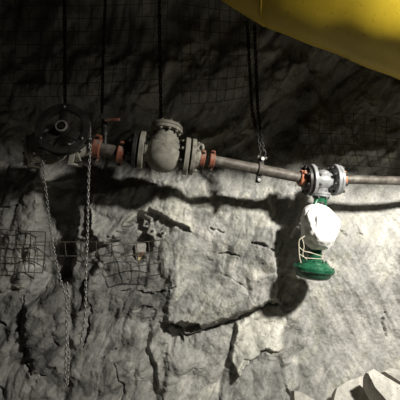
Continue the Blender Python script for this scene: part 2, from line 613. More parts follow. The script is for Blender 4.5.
# deeper hollow behind the upper pipe run
plate([(20, 100), (240, 100), (240, 172), (150, 180), (60, 178), (20, 160)], -0.20, 0, 0, 24)
crack([(0, 206), (22, 208)], 2.2, 0.05)
crack([(160, 321), (185, 334), (205, 328), (225, 320)], 2.2, 0.07)
crack([(226, 320), (247, 310), (262, 305), (276, 302)], 1.6, 0.04)
crack([(211, 226), (224, 232)], 2.0, 0.06)
crack([(249, 241), (270, 247)], 2.2, 0.07)
crack([(221, 253), (240, 255)], 1.6, 0.05)
crack([(122, 291), (150, 293), (178, 286)], 1.8, 0.06)
crack([(133, 310), (152, 305)], 1.8, 0.05)
crack([(27, 296), (25, 330), (29, 358), (38, 368), (64, 373)], 1.8, 0.05)
crack([(62, 322), (60, 334), (64, 342)], 3.0, 0.06)
crack([(88, 286), (92, 310), (86, 345)], 2.0, 0.06)
crack([(106, 355), (118, 346)], 1.8, 0.04)
crack([(336, 230), (348, 238), (357, 233)], 3.2, 0.04)
crack([(326, 260), (342, 262)], 3.0, 0.035)
crack([(377, 306), (374, 318), (382, 330)], 2.4, 0.05)
crack([(352, 222), (356, 232)], 2.2, 0.03)
crack([(232, 366), (243, 352), (262, 343)], 1.6, 0.03)
crack([(196, 262), (240, 280), (250, 300)], 1.0, 0.012)
crack([(0, 320), (14, 328), (24, 326)], 2.0, 0.05)
crack([(0, 372), (12, 380), (18, 400)], 2.4, 0.05)
crack([(120, 360), (128, 380), (118, 400)], 1.6, 0.04)

TONE = TONE * (1 + 0.10 * right)
# darker tone across the shattered lower left; pale dusty blocks stay light
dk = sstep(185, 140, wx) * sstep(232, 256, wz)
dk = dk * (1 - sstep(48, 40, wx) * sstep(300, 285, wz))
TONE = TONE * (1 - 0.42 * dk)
cells, _ = facets(rx * 4.6 + 3, rz * 8.5, 43, 0.0)
cell2, _ = facets(rx * 11, rz * 21, 23, 0.0)
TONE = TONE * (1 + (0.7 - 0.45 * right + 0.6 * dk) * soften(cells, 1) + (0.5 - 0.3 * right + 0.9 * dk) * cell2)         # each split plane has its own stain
YY = Y0 - H

def wall_mesh():
    nz, nx = XX.shape
    co = np.stack([XX, YY, ZZ], -1).reshape(-1, 3).astype(np.float32)
    idx = np.arange(nz * nx).reshape(nz, nx)
    q = np.stack([idx[:-1, :-1], idx[:-1, 1:], idx[1:, 1:], idx[1:, :-1]], -1).reshape(-1, 4)
    me = bpy.data.meshes.new('wall_back')
    me.vertices.add(len(co))
    me.vertices.foreach_set('co', co.ravel())
    me.loops.add(q.size)
    me.loops.foreach_set('vertex_index', q.ravel().astype(np.int32))
    me.polygons.add(len(q))
    me.polygons.foreach_set('loop_start', np.arange(0, q.size, 4, dtype=np.int32))
    me.update(calc_edges=True)
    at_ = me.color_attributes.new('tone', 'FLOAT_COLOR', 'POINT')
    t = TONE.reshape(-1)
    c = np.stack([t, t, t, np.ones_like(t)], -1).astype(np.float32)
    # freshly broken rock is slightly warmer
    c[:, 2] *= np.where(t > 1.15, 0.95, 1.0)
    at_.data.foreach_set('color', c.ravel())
    me.materials.append(M['rock'])
    me.shade_smooth()
    o = bpy.data.objects.new('wall_back', me)
    COL.objects.link(o)
    return o

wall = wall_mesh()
wall['kind'] = 'structure'
wall['label'] = 'rough grey blasted rock face of the mine tunnel'

def wall_y(x, z, pad=0.05):
    """nearest rock surface around a point (for things that lie on the face)"""
    i0, i1 = np.searchsorted(gx, [x - pad, x + pad])
    j0, j1 = np.searchsorted(gz, [z - pad, z + pad])
    sub = YY[max(j0, 0):max(j1, j0 + 1), max(i0, 0):max(i1, i0 + 1)]
    return float(np.percentile(sub, 10 if pad > 0.055 else 25)) if sub.size else 3.0

def wpt(px, py, off=0.0, pad=0.05):
    """the point of the rock face seen at a pixel"""
    Y = 3.0
    for _ in range(3):
        p = at(px, py, Y)
        Y = wall_y(p.x, p.z, pad) - off
    return at(px, py, Y)

# ------------------------------------------------------------------ floor and roof
def sheet(name, mat, xs, ys, fz):
    X, Y = np.meshgrid(xs, ys)
    Z = fz(X, Y)
    co = np.stack([X, Y, Z], -1).reshape(-1, 3)
    n, m = X.shape
    idx = np.arange(n * m).reshape(n, m)
    q = np.stack([idx[:-1, :-1], idx[:-1, 1:], idx[1:, 1:], idx[1:, :-1]], -1).reshape(-1, 4)
    me = bpy.data.meshes.new(name)
    me.from_pydata(co.tolist(), [], q.tolist())
    me.materials.append(M[mat])
    me.shade_smooth()
    o = bpy.data.objects.new(name, me)
    COL.objects.link(o)
    o['kind'] = 'structure'
    return o

def floor_z(X, Y):
    mound = 0.12 * np.exp(-((X - 1.35) / 0.75) ** 2) * sstep(1.8, 2.7, Y)
    return 0.0 + 0.05 * fbm(X * 1.5, Y * 1.5, 4, 201) + 0.012 * fbm(X * 12, Y * 12, 3, 211) + mound + 0.06 * sstep(2.2, 3.2, Y)
fl = sheet('floor', 'muck', np.arange(-4, 4.01, 0.04), np.arange(-2.5, 3.3, 0.04), floor_z)
fl['label'] = 'dark muddy tunnel floor strewn with muck'
ce = sheet('ceiling', 'roof', np.arange(-4, 4.01, 0.05), np.arange(-2.5, 2.75, 0.05),
           lambda X, Y: 3.62 - 0.10 * fbm(X * 1.2, Y * 1.2, 5, 221) + 0.06 * facets(X * 2, Y * 2, 231)[0])
ce['label'] = 'rough rock roof of the tunnel'

# ------------------------------------------------------------------ yellow ventilation duct
def sag(u, uk):
    t = u - uk
    return -0.032 * max(0.0, 1 - (-t / 0.35 if t < 0 else t / 1.0)) ** 1.3

def duct_line(x):
    y = 1.765 + 0.35 * x
    return Vector((x, y, 1.6 + 0.544 * y - 0.438 * x))
def build_duct():
    R = 0.37
    a, b = duct_line(-1.9), duct_line(2.05)
    d = (b - a).normalized()
    n = Vector((0.359, -0.445, 0.818))
    n = (n - d * n.dot(d)).normalized()
    s = d.cross(n).normalized()                       # sideways; sign chosen so that +s faces the camera
    if s.y > 0:
        s = -s
    root = thing('ventilation_duct', 'big yellow fabric ventilation duct hanging across the top right corner', 'air duct', a + n * R)
    L = (b - a).length
    nu, nt_ = 220, 120
    vv, ff = [], []
    useam = lambda th: uk - 0.15 * min(th, 2 * PI - th)
    uk = (duct_line(0.327) - a).length                # ring seam
    for i in range(nu + 1):
        u = L * i / nu
        for k in range(nt_):
            th = 2 * PI * k / nt_                     # 0 = straight down (-n), growing towards the camera
            r = R
            # long soft folds of slack fabric, deeper away from the seam ring
            away = 1 - math.exp(-((u - uk) / 0.18) ** 2)
            ph = th - 0.16 * (u - uk)
            k0 = 0.60 - 0.10 * (u - uk)
            t_ = min(1.0, max(0.0, (th - k0) / 1.0))
            aw2 = 1 - math.exp(-(max(0.0, u - uk) / 0.35) ** 2)
            r += aw2 * 0.12 * (t_ * t_ * (3 - 2 * t_)) * max(0.0, 1 - max(0.0, th - k0 - 1.0) / 1.8)
            r += away * 0.006 * math.sin(th * 3 + u * 2.3)
            r += 0.003 * math.sin(u * 17 + th * 4) * away
            r -= 0.008 * math.exp(-((u - useam(th)) / 0.012) ** 2)
            c = a + n * (R + sag(u, uk)) + d * u - n * (r * math.cos(th)) + s * (0.50 * r * math.sin(th))
            vv.append(c)
    for i in range(nu):
        for k in range(nt_):
            k2 = (k + 1) % nt_
            ff.append((i * nt_ + k, i * nt_ + k2, (i + 1) * nt_ + k2, (i + 1) * nt_ + k))
    MB().add(vv, ff).build('fabric_tube', 'duct', root, 60)
    # stitched ring seam
    m = MB()
    pts = []
    for k in range(61):
        th = 2 * PI * k / 60
        pts.append(a + n * (R + sag(uk, uk)) + d * useam(th) + (-n * math.cos(th) + s * 0.50 * math.sin(th)) * (R - 0.006))
    m.tube(pts, 0.006, 6).build('ring_seam', 'duct', root)
    # hanging straps up to the roof
    for u in (0.5, 1.5, 2.5, 3.5):
        p = a + n * R + d * u + Vector((0, 0, R * 0.97))
        MB().tube([p, Vector((p.x, p.y, 3.66))], 0.006, 6).build('hanger_wire', 'wire', root)
    return root
build_duct()

# ------------------------------------------------------------------ chains
def link_mesh(name, pitch, r, mat, seg=10, sub=5):
    L = pitch * 0.5 + r * 0.35
    W = r * 1.9
    mb = MB()
    pts = []
    for i in range(seg):
        a = 2 * PI * i / seg
        pts.append(Vector((math.cos(a) * W, 0, math.sin(a) * W + (L - W * 0.55 if math.sin(a) > 0 else -(L - W * 0.55)))))
    vv, ff = [], []
    n = len(pts)
    for i in range(n):
        t = (pts[(i + 1) % n] - pts[i - 1]).normalized()
        y = Vector((0, 1, 0))
        e = t.cross(y)
        for j in range(sub):
            b = 2 * PI * j / sub
            vv.append(pts[i] + (e * math.cos(b) + y * math.sin(b)) * r)
    for i in range(n):
        i2 = (i + 1) % n
        for j in range(sub):
            j2 = (j + 1) % sub
            ff.append((i * sub + j, i2 * sub + j, i2 * sub + j2, i * sub + j2))
    me = bpy.data.meshes.new(name)
    me.from_pydata([tuple(v) for v in vv], [], ff)
    me.materials.append(M[mat])
    me.shade_smooth()
    return me

def resample(pts, step):
    pts = [Vector(p) for p in pts]
    out = [pts[0].copy()]
    need = step
    for a, b in zip(pts, pts[1:]):
        L = (b - a).length
        pos = 0
        while L - pos >= need:
            pos += need
            out.append(a.lerp(b, pos / L))
            need = step
        need -= (L - pos)
    return out

def spline(pts, n=12):
    pts = [Vector(p) for p in pts]
    out = []
    for i in range(len(pts) - 1):
        p0, p1, p2, p3 = pts[max(i - 1, 0)], pts[i], pts[i + 1], pts[min(i + 2, len(pts) - 1)]
        for k in range(n):
            t = k / n
            out.append(0.5 * ((2 * p1) + (p2 - p0) * t + (2 * p0 - 5 * p1 + 4 * p2 - p3) * t * t + (3 * p1 - p0 - 3 * p2 + p3) * t ** 3))
    out.append(pts[-1])
    return out

def chain(name, label, paths, pitch, r, mat, seed=1):
    rnd = random.Random(seed)
    root = thing(name, label, 'chain', Vector(paths[0][0]))
    me = link_mesh('chain_link', pitch, r, mat)
    for path in paths:
        ps = resample(path, pitch)
        for i in range(len(ps) - 1):
            d = (ps[i + 1] - ps[i]).normalized()
            u, v, d = frame_of(d)
            ang = (i % 2) * PI / 2 + 0.5 + rnd.uniform(-0.2, 0.2)
            uu = u * math.cos(ang) + v * math.sin(ang)
            put('chain_link', me, axes_mat(uu, d.cross(uu), d, (ps[i] + ps[i + 1]) / 2), root)
    return root

# ------------------------------------------------------------------ pipe fittings
def bolts_on(parent, o, d, R, n, r, h, mat='black_steel', phase=0.0, name='bolt'):
    """hexagonal bolt heads on a bolt circle: one shared mesh"""
    u, v, d = frame_of(d)
    mb = MB()
    mb.lathe((0, 0, 0), (0, 0, 1), [(-h / 2, r * 0.55), (-h / 2, r * 0.55), (-h / 2 + 0.001, r * 0.6)], 6) if False else None
    key = (round(r, 4), round(h, 4), mat)
    me = bolts_on.cache.get(key)
    if not me:
        mb = MB()
        prof = [(-h / 2, r * 0.5), (-h / 2 + 0.006, r * 0.5), (-h / 2 + 0.006, r), (-h / 2 + 0.006 + r, r), (-h / 2 + 0.006 + r, r * 0.5),
                (h / 2 - 0.006 - r, r * 0.5), (h / 2 - 0.006 - r, r), (h / 2 - 0.006, r), (h / 2 - 0.006, r * 0.5), (h / 2, r * 0.5)]
        mb.lathe((0, 0, 0), (0, 0, 1), prof, 6)
        ob = mb.build('bolt', mat, None, 30)
        me = ob.data
        bpy.data.objects.remove(ob)
        bolts_on.cache[key] = me
    for k in range(n):
        a = 2 * PI * (k + phase) / n
        put(name, me, axes_mat(u, v, d, Vector(o) + (u * math.cos(a) + v * math.sin(a)) * R), parent)
bolts_on.cache = {}

def coupling(label, c, d, rp, mat, width=0.05, ears=0.9):
    """grooved pipe coupling: two half shells, bolt ears and bolts"""
    u, v, d = frame_of(d)
    c = Vector(c)
    root = thing('pipe_coupling', label, 'coupling', c, 'grooved couplings on the pipe run')
    R = rp * 1.42
    hw = width / 2
    ea = u * math.cos(ears) + v * math.sin(ears)      # the ears lie along this axis
    eb = d.cross(ea)
    for s in (1, -1):
        vv, ff = [], []
        prof = [(-hw, rp * 1.02), (-hw, R * 0.92), (-hw * 0.72, R), (-hw * 0.3, R * 0.97), (hw * 0.3, R * 0.97), (hw * 0.72, R), (hw, R * 0.92), (hw, rp * 1.02)]
        seg = 16
        for i in range(seg + 1):
            a = PI * i / seg * 0.985 + 0.0075 * PI
            e = ea * math.cos(a) + eb * (s * math.sin(a))
            vv += [c + d * h + e * r for h, r in prof]
        m = len(prof)
        for i in range(seg):
            for k in range(m):
                k2 = (k + 1) % m
                ff.append((i * m + k, i * m + k2, (i + 1) * m + k2, (i + 1) * m + k))
        ff.append(tuple(range(m)))
        ff.append(tuple(seg * m + k for k in range(m)))
        mb = MB().add(vv, ff)
        for q in (1, -1):
            mb.box(c + ea * (q * (R + rp * 0.16)) + eb * (s * rp * 0.18), (d, ea, eb), (hw * 0.75, rp * 0.26, rp * 0.15), 0.004)
        mb.build('half_shell', mat, root, 35)
    for q in (1, -1):
        MB().lathe(c + ea * (q * (R + rp * 0.18)) - eb * rp * 0.62, eb,
                   [(0, rp * .10), (rp * .1, rp * .10), (rp * .1, rp * .2), (rp * .27, rp * .2), (rp * .27, rp * .1), (rp * .97, rp * .1), (rp * .97, rp * .2), (rp * 1.14, rp * .2), (rp * 1.14, rp * .1), (rp * 1.24, rp * .1)], 6).build('bolt', 'black_steel', root, 30)
    return root

def pipe(label, pts, r, name='steel_pipe', mat='pipe', group=None):
    pts = [Vector(p) for p in pts]
    o = MB().tube(pts, r, 20).build(name, mat, None, 40, origin=pts[0])
    return tag(o, label, 'pipe', group)

# key points of the run, left to right
A0 = at(14, 150, 2.47)
A1 = at(97, 148, 2.50)      # red coupling
A2 = at(121, 153.5, 2.515)  # second red coupling
A3 = at(140, 150, 2.53)     # left flange of the check valve
A4 = at(164, 152.5, 2.545)  # check valve body
A5 = at(188, 156.5, 2.56)   # right flange
A6 = at(203, 159, 2.57)     # red coupling after reducer
A6b = at(210, 160, 2.575)
A7 = at(303, 178, 2.64)     # orange coupling
A8 = at(311, 180, 2.645)    # left flange of the grey valve
A9 = at(322.5, 181, 2.655)  # grey valve body
A10 = at(335, 180, 2.66)    # right flange
A11 = at(343, 179.5, 2.665) # orange coupling
A12 = at(440, 181.5, 2.73)

# long pipes
pipe('long dirty steel pipe between the pale check valve and grey valve', [A6b - (A7 - A6b) * 0.02, A6b.lerp(A7, 0.5), A7], 0.0365)
pipe('dirty steel pipe running off the right edge beside grey valve', [A11, A11.lerp(A12, 0.5), A12], 0.031)
pipe('short pipe spool between the two left red couplings', [A1, A2], 0.043)
pipe('short pipe stub between black chainwheel and the first red coupling', [at(76, 153, 2.49), A1], 0.034, mat='left_paint')

d12 = (A2 - A1).normalized()
coupling('tall worn red coupling beside the black chainwheel', A1, d12, 0.047, 'red', 0.055, 1.2)
coupling('worn red coupling just left of the pale check valve', A2, d12, 0.045, 'red', 0.045, 1.1)
dm = (A7 - A6b).normalized()
coupling('red coupling touching the cone of the pale check valve', A6 - dm * 0.005, dm, 0.036, 'red', 0.036, 0.9)
coupling('red coupling at left end of the long steel pipe', A6b + dm * 0.012, dm, 0.036, 'red', 0.036, 1.3)
coupling('orange coupling on the left side of the grey valve', A7 - dm * 0.005, dm, 0.038, 'orange', 0.040, 0.6)
coupling('small orange coupling on the right side of the grey valve', A11, (A12 - A11), 0.033, 'orange', 0.032, 1.2)

# --- pale check valve
def check_valve():
    d = (A5 - A3).normalized()
    u, v, d = frame_of(d)
    root = thing('check_valve', 'large pale dusty swing check valve with round bulging body', 'valve', A4 - v * 0.14)
    c = A4
    body = MB()
    pr = [(-0.125, 0.062), (-0.105, 0.066), (-0.085, 0.092)]
    for k in range(13):
        a = -1.0 + 2.0 * k / 12
        pr.append((0.108 * math.sin(a * 1.25) * 0.9, 0.062 + 0.060 * math.cos(a * 1.22)))
    pr += [(0.085, 0.092), (0.105, 0.066), (0.125, 0.062)]
    pr.sort(key=lambda t: t[0])
    body.lathe(c - v * 0.012, d, pr, 40)
    body.lathe(c + d * 0.050 - v * 0.016, d, [(0.082 * math.sin(a), 0.098 * math.cos(a) + 0.002) for a in [-1.5 + 3.0 * k / 12 for k in range(13)]], 32)
    # upper lobe leaning back and neck below the cover
    body.lathe(c + v * 0.02 - u * 0.0, v, [(0.0, 0.088), (0.04, 0.097), (0.07, 0.092), (0.095, 0.072), (0.125, 0.066)], 32)
    body.build('body', 'pale_paint', root, 50)
    cov = MB()
    cv = (v + u * -0.0 + Vector((0, 0.25, 0))).normalized()
    cc = c + v * 0.142
    cov.lathe(cc, cv, [(-0.006, 0.070), (-0.006, 0.103), (0.012, 0.106), (0.014, 0.099), (0.017, 0.106), (0.036, 0.103), (0.040, 0.060), (0.052, 0.035), (0.056, 0.0)], 32)
    co = cov.build('cover', 'pale_paint', root, 35)
    bolts_on(root, cc + cv * 0.015, cv, 0.088, 10, 0.010, 0.075, 'pale_paint', 0.3, 'cover_bolt')
    for (p, sgn, nm) in ((A3, -1, 'l'), (A5, 1, 'r')):
        inner = p + d * (-sgn * 0.012)
        MB().lathe(inner, d, [(-0.016, 0.06), (-0.016, 0.121), (-0.013, 0.125), (0.013, 0.125), (0.016, 0.121), (0.016, 0.06)], 40).build('flange', 'pale_paint', root, 35)
        # mating flange with its hub
        outer = p + d * (sgn * 0.030)
        f = MB().lathe(outer, d, [(-0.014, 0.05), (-0.014, 0.119), (-0.011, 0.122), (0.011, 0.122), (0.014, 0.119), (0.014, 0.05)], 40)
        f.build('mating_flange', 'black_steel' if sgn < 0 else 'pale_paint', root, 35)
        bolts_on(root, p + d * (sgn * 0.008), d, 0.098, 8, 0.011, 0.125, 'black_steel' if sgn < 0 else 'pale_paint', 0.5)
        # hub or reducer cone
        if sgn > 0:
            MB().lathe(outer, d, [(0.0, 0.075), (0.02, 0.072), (0.04, 0.055), (0.062, 0.042), (0.075, 0.040)], 28).build('reducer_cone', 'pale_paint', root, 40)
        else:
            MB().lathe(outer, -d, [(0.0, 0.075), (0.02, 0.07), (0.05, 0.052), (0.085, 0.045)], 28).build('weld_neck', 'black_steel', root, 40)
    # lifting lug between cone and coupling
    lg = A5 + d * 0.075
    MB().tube(spline([lg + v * 0.04 - d * 0.02, lg + v * 0.085 - d * 0.012, lg + v * 0.085 + d * 0.014, lg + v * 0.036 + d * 0.02], 6), 0.010, 8).build('lifting_lug', 'pale_paint', root)
check_valve()

# --- grey control valve with green actuator below
def control_valve():
    d = (A10 - A8).normalized()
    u, v, d = frame_of(d)
    c = A9
    bot = at(313.5, 270, 2.635)
    st = (bot - c).normalized()                       # the stem points down, leaning a little to the left
    root = thing('control_valve', 'grey flanged control valve with green actuator hanging upside down', 'valve', bot)
    body = MB()
    pr = []
    for k in range(17):
        a = -1 + 2 * k / 16
        pr.append((a * 0.082, 0.042 + 0.026 * math.cos(a * PI * 0.5) ** 0.8 + (0.012 if abs(a) > 0.85 else 0)))
    body.lathe(c, d, pr, 32)
    body.lathe(c, -st, [(0.0, 0.05), (0.05, 0.046), (0.068, 0.038), (0.076, 0.02), (0.078, 0.0)], 24)
    body.lathe(c, st, [(0.0, 0.052), (0.055, 0.046), (0.08, 0.040)], 24)
    body.build('body', 'grey_paint', root, 45)
    MB().lathe(c - st * 0.070, -st, [(0, 0.016), (0.016, 0.016), (0.018, 0.012)], 6).build('plug', 'black_steel', root, 30)
    for (p, sgn) in ((A8, -1), (A10, 1)):
        MB().lathe(p + d * (-sgn * 0.004), d, [(-0.012, 0.045), (-0.012, 0.107), (-0.009, 0.110), (0.009, 0.110), (0.012, 0.107), (0.012, 0.045)], 40).build('flange', 'grey_paint', root, 35)
        o = p + d * (sgn * 0.030) if sgn < 0 else p + d * 0.022
        MB().lathe(o, d, [(-0.010, 0.04), (-0.010, 0.100), (-0.008, 0.103), (0.008, 0.103), (0.010, 0.100), (0.010, 0.04)], 36).build('mating_flange', 'black_steel' if sgn < 0 else 'grey_paint', root, 35)
        bolts_on(root, p + d * (sgn * 0.006), d, 0.086, 8, 0.012, 0.10, 'black_steel', 0.5)
        MB().lathe(o, d * sgn, [(0.0, 0.062), (0.014, 0.058), (0.030, 0.040)], 24).build('hub', 'black_steel' if sgn < 0 else 'grey_paint', root, 40)
    # bonnet with its bolted flange
    b0 = c + st * 0.078
    MB().lathe(b0, st, [(0, 0.058), (0.003, 0.062), (0.014, 0.062), (0.016, 0.055), (0.018, 0.062), (0.030, 0.062), (0.033, 0.040), (0.05, 0.034), (0.075, 0.032)], 28).build('bonnet', 'grey_paint', root, 35)
    bolts_on(root, b0 + st * 0.016, st, 0.051, 6, 0.009, 0.062, 'bolt', 0.2, 'bonnet_bolt')
    # green yoke: ring, two arms, lower ring
    yk = c + st * 0.115
    e = Vector((0.78, 0.62, 0)).normalized()
    e = (e - st * e.dot(st)).normalized()
    MB().lathe(yk, st, [(0, 0.040), (0.004, 0.046), (0.030, 0.046), (0.034, 0.036)], 24).build('yoke_ring', 'green', root, 35)
    for s in (1, -1):
        pts = spline([yk + e * s * 0.036 + st * 0.015, yk + e * s * 0.062 + st * 0.06, yk + e * s * 0.066 + st * 0.13, yk + e * s * 0.062 + st * 0.22, yk + e * s * 0.040 + st * 0.29], 6)
        MB().tube(pts, 0.014, 10).build('yoke_arm', 'green', root)
    MB().lathe(yk, st, [(0.03, 0.010), (0.30, 0.010)], 12).build('stem', 'bolt', root, 40)
    # neck flaring into the diaphragm case
    L = (bot - c).length
    nk = c + st * (L - 0.215)
    MB().lathe(nk, st, [(0, 0.038), (0.004, 0.044), (0.125, 0.044), (0.145, 0.047), (0.152, 0.056), (0.158, 0.060)], 32).build('neck', 'green', root, 40)
    ct = c + st * (L - 0.062)
    MB().lathe(ct, st, [(0.004, 0.050), (0.004, 0.088), (0.007, 0.092), (0.014, 0.094), (0.020, 0.104), (0.032, 0.116), (0.038, 0.120), (0.041, 0.136), (0.043, 0.1395), (0.053, 0.1395)], 48).build('upper_case', 'green', root, 35)
    MB().lathe(ct + st * 0.0545, st, [(0.0, 0.1395), (0.009, 0.1395), (0.013, 0.134), (0.020, 0.124), (0.044, 0.116), (0.060, 0.098), (0.070, 0.060), (0.073, 0.0)], 48).build('lower_case', 'green', root, 35)
    bolts_on(root, ct + st * 0.004, st, 0.076, 8, 0.008, 0.034, 'green', 0.3, 'neck_bolt')
    bolts_on(root, ct + st * 0.053, st, 0.129, 18, 0.007, 0.045, 'green', 0.0, 'case_bolt')
    MB().lathe(ct + st * 0.10, st, [(0, 0.018), (0.022, 0.018), (0.026, 0.012)], 6).build('vent_plug', 'black_steel', root, 30)
    return st
ST = control_valve()

# --- white sack tied over the valve's positioner
def sack():
    rows = [(203.5, 313, 318), (205.5, 309.5, 323), (209, 306.5, 328), (214, 304.5, 333), (220, 303, 336.5), (226, 302.3, 337), (232, 301.8, 336), (238, 302.5, 333.8), (243, 306, 332), (246.5, 309.5, 329.5), (249, 312, 325), (250, 316, 320)]
    ys = np.linspace(0, len(rows) - 1, 60)
    R_ = np.array(rows)
    Y = 2.625
    seg = 72
    vv, ff = [], []
    for i, t in enumerate(ys):
        py = np.interp(t, range(len(rows)), R_[:, 0])
        l = np.interp(t, range(len(rows)), R_[:, 1])
        r = np.interp(t, range(len(rows)), R_[:, 2])
        cx, hw = (l + r) / 2, (r - l) / 2
        c = at(cx, py, Y)
        a_ = hw / F * Y
        b_ = a_ * 0.92
        for k in range(seg):
            th = 2 * PI * k / seg
            cs, sn = math.cos(th), math.sin(th)
            ex = 0.82
            x = math.copysign(abs(cs) ** ex, cs) * a_
            y = math.copysign(abs(sn) ** ex, sn) * b_
            vv.append([c.x + x, c.y + y, c.z, th, t / (len(rows) - 1)])
    A = np.array(vv)
    th, t = A[:, 3], A[:, 4]
    # gathered pleats running down from the tie and slack creases across
    pl = 1 - 2 * np.abs(fbm(np.cos(th) * 2.4 + t * 1.3, np.sin(th) * 2.4 + t * 2.0 + 4, 4, 301))
    cr = 1 - 2 * np.abs(fbm(th * 1.6 + t * 2.2, t * 4.2 - th * 0.4, 3, 311))
    fc = lumps(np.cos(th) * 1.9 + 7, np.sin(th) * 0.6 + t * 4.5, 321, 0.9)
    fade = np.sin(np.clip(t, 0.02, 0.98) * np.pi) ** 0.5
    disp = fade * (0.010 * (pl - 0.6) + 0.009 * (cr - 0.6) + 0.034 * (0.25 - fc))
    ang = th
    A[:, 0] += np.cos(ang) * disp
    A[:, 1] += np.sin(ang) * disp * 1.6
    n = len(ys)
    for i in range(n - 1):
        for k in range(seg):
            k2 = (k + 1) % seg
            ff.append((i * seg + k, i * seg + k2, (i + 1) * seg + k2, (i + 1) * seg + k))
    ff.append(tuple(range(seg)))
    ff.append(tuple((n - 1) * seg + k for k in range(seg)))
    o = MB().add([tuple(p[:3]) for p in A], ff).build('protective_sack', 'sack', None, 70, origin=at(318, 249, Y))
    tag(o, 'crumpled white sack wrapped around the green valve yoke', 'bag')
sack()

# cord looped from the sack round the green neck
def cord():
    Y = 2.55
    p = [at(305, 236, Y), at(299.5, 240, Y), at(299, 248, Y), at(299.5, 256, Y), at(301, 263, Y - 0.01)]
    root = thing('tie_cord', 'thin pale cord looped from the white sack around green neck', 'cord', p[-1])
    MB().tube(spline(p, 8), 0.0032, 6).build('cord_strand', 'cord', root)
    q = [at(299, 247, Y), at(304, 251, Y), at(310, 252.5, 2.565), at(318, 255, 2.565), at(323, 256.5, 2.59), at(322, 254, 2.66), at(313, 251.5, 2.69)]
    MB().tube(spline(q, 8), 0.0032, 6).build('cord_strand', 'cord', root)
    q = [at(302, 238, Y), at(304, 246, Y), at(303, 255, Y), at(307, 259.5, Y)]
    MB().tube(spline(q, 8), 0.0028, 6).build('cord_strand', 'cord', root)
    q = [at(299.5, 254, Y), at(305, 257.5, Y), at(313, 258.5, 2.55), at(323, 259, 2.56)]
    MB().tube(spline(q, 8), 0.0028, 6).build('cord_strand', 'cord', root)
cord()

# --- pipe hanger: clamp with dark chains up to the roof
def hanger():
    c = at(260, 169.5, 2.608)
    d = dm
    u, v, d = frame_of(d)
    root = thing('pipe_clamp', 'dark two-bolt clamp band hanging the long steel pipe', 'pipe clamp', c - v * 0.09)
    MB().ring(c, d, 0.0368, 0.047, 0.034).build('band', 'pipe', root)
    for s in (1, -1):
        MB().box(c + v * s * 0.068, (d, u, v), (0.016, 0.014, 0.024), 0.003).build('clamp_ear', 'black_steel', root)
        MB().lathe(c + v * s * 0.072 - u * 0.03, u, [(0, 0.007), (0.004, 0.012), (0.014, 0.012), (0.014, 0.007), (0.05, 0.007), (0.05, 0.012), (0.06, 0.012)], 6).build('bolt', 'bolt', root, 30)
    sh = thing('shackle', 'small bright shackle joining dark chains to the pipe clamp', 'shackle', c + v * 0.085)
    MB().tube(spline([c + v * 0.075 - d * 0.014, c + v * 0.115 - d * 0.018, c + v * 0.138, c + v * 0.115 + d * 0.018, c + v * 0.075 + d * 0.014], 6), 0.006, 8).build('bow', 'black_steel', sh)
    MB().lathe(c + v * 0.083 - d * 0.032, d, [(0, 0.010), (0.010, 0.010), (0.010, 0.006), (0.056, 0.006), (0.056, 0.010), (0.064, 0.010)], 6).build('pin', 'bolt', sh, 30)
    top = at(250, 22, 2.62)
    b = c + v * 0.13
    up = Vector((top.x, 2.62, 3.2))
    chain('hanger_chain', 'double dark chain hanging down to the clamp on the long pipe',
          [[b, at(256, 110, 2.61) + Vector((0.012, 0, 0)), top + Vector((0.03, 0, 0))],
           [b + Vector((-0.02, 0.0, 0)), at(252, 110, 2.61), top - Vector((0.02, 0, 0))]], 0.026, 0.0046, 'dark_chain', 4)
hanger()

# --- other dark chains in the gloom above
chain('hanger_chain', 'dark chain hanging from the roof to the pale check valve', [[at(161, 122, 2.60), at(160, 60, 2.60), at(159, -15, 2.60)]], 0.028, 0.0048, 'dark_chain', 5)
chain('hanger_chain', 'dark chain hanging from the roof above the black chainwheel', [[at(65, 112, 2.62), at(65, 60, 2.62), at(64, -15, 2.62)]], 0.028, 0.0048, 'dark_chain', 6)
chain('hanger_chain', 'dark chain hanging from the roof above the red lever valve', [[at(102, 112, 2.62), at(103, 60, 2.62), at(106, -15, 2.62)]], 0.026, 0.0044, 'dark_chain', 7)

# --- small ball valve with red lever standing on the left spool
def lever_valve():
    base = A1.lerp(A2, 0.32) + Vector((0, 0, 0.04))
    root = thing('lever_valve', 'small ball valve with red lever on the left pipe spool', 'valve', base)
    MB().lathe(base, (0, 0, 1), [(0, 0.016), (0.05, 0.016), (0.05, 0.022), (0.072, 0.022), (0.072, 0.017), (0.085, 0.019), (0.105, 0.026), (0.125, 0.019), (0.138, 0.017), (0.138, 0.021), (0.16, 0.021)], 12).build('body', 'black_steel', root, 35)
    t = at(105, 120.5, base.y - 0.03)
    q = at(119.5, 119.5, base.y - 0.05)
    e = (q - t).normalized()
    uu, v2, e = frame_of(e)
    MB().box(t.lerp(q, 0.5), (e, uu, v2), ((q - t).length / 2, 0.012, 0.009), 0.003).build('lever', 'red', root)
    MB().lathe(Vector((t.x + 0.01, base.y, t.z)) - Vector((0, 0.04, 0)), (0, 1, 0), [(0, 0.007), (0.04, 0.007)], 8).build('spindle', 'bolt', root)
lever_valve()

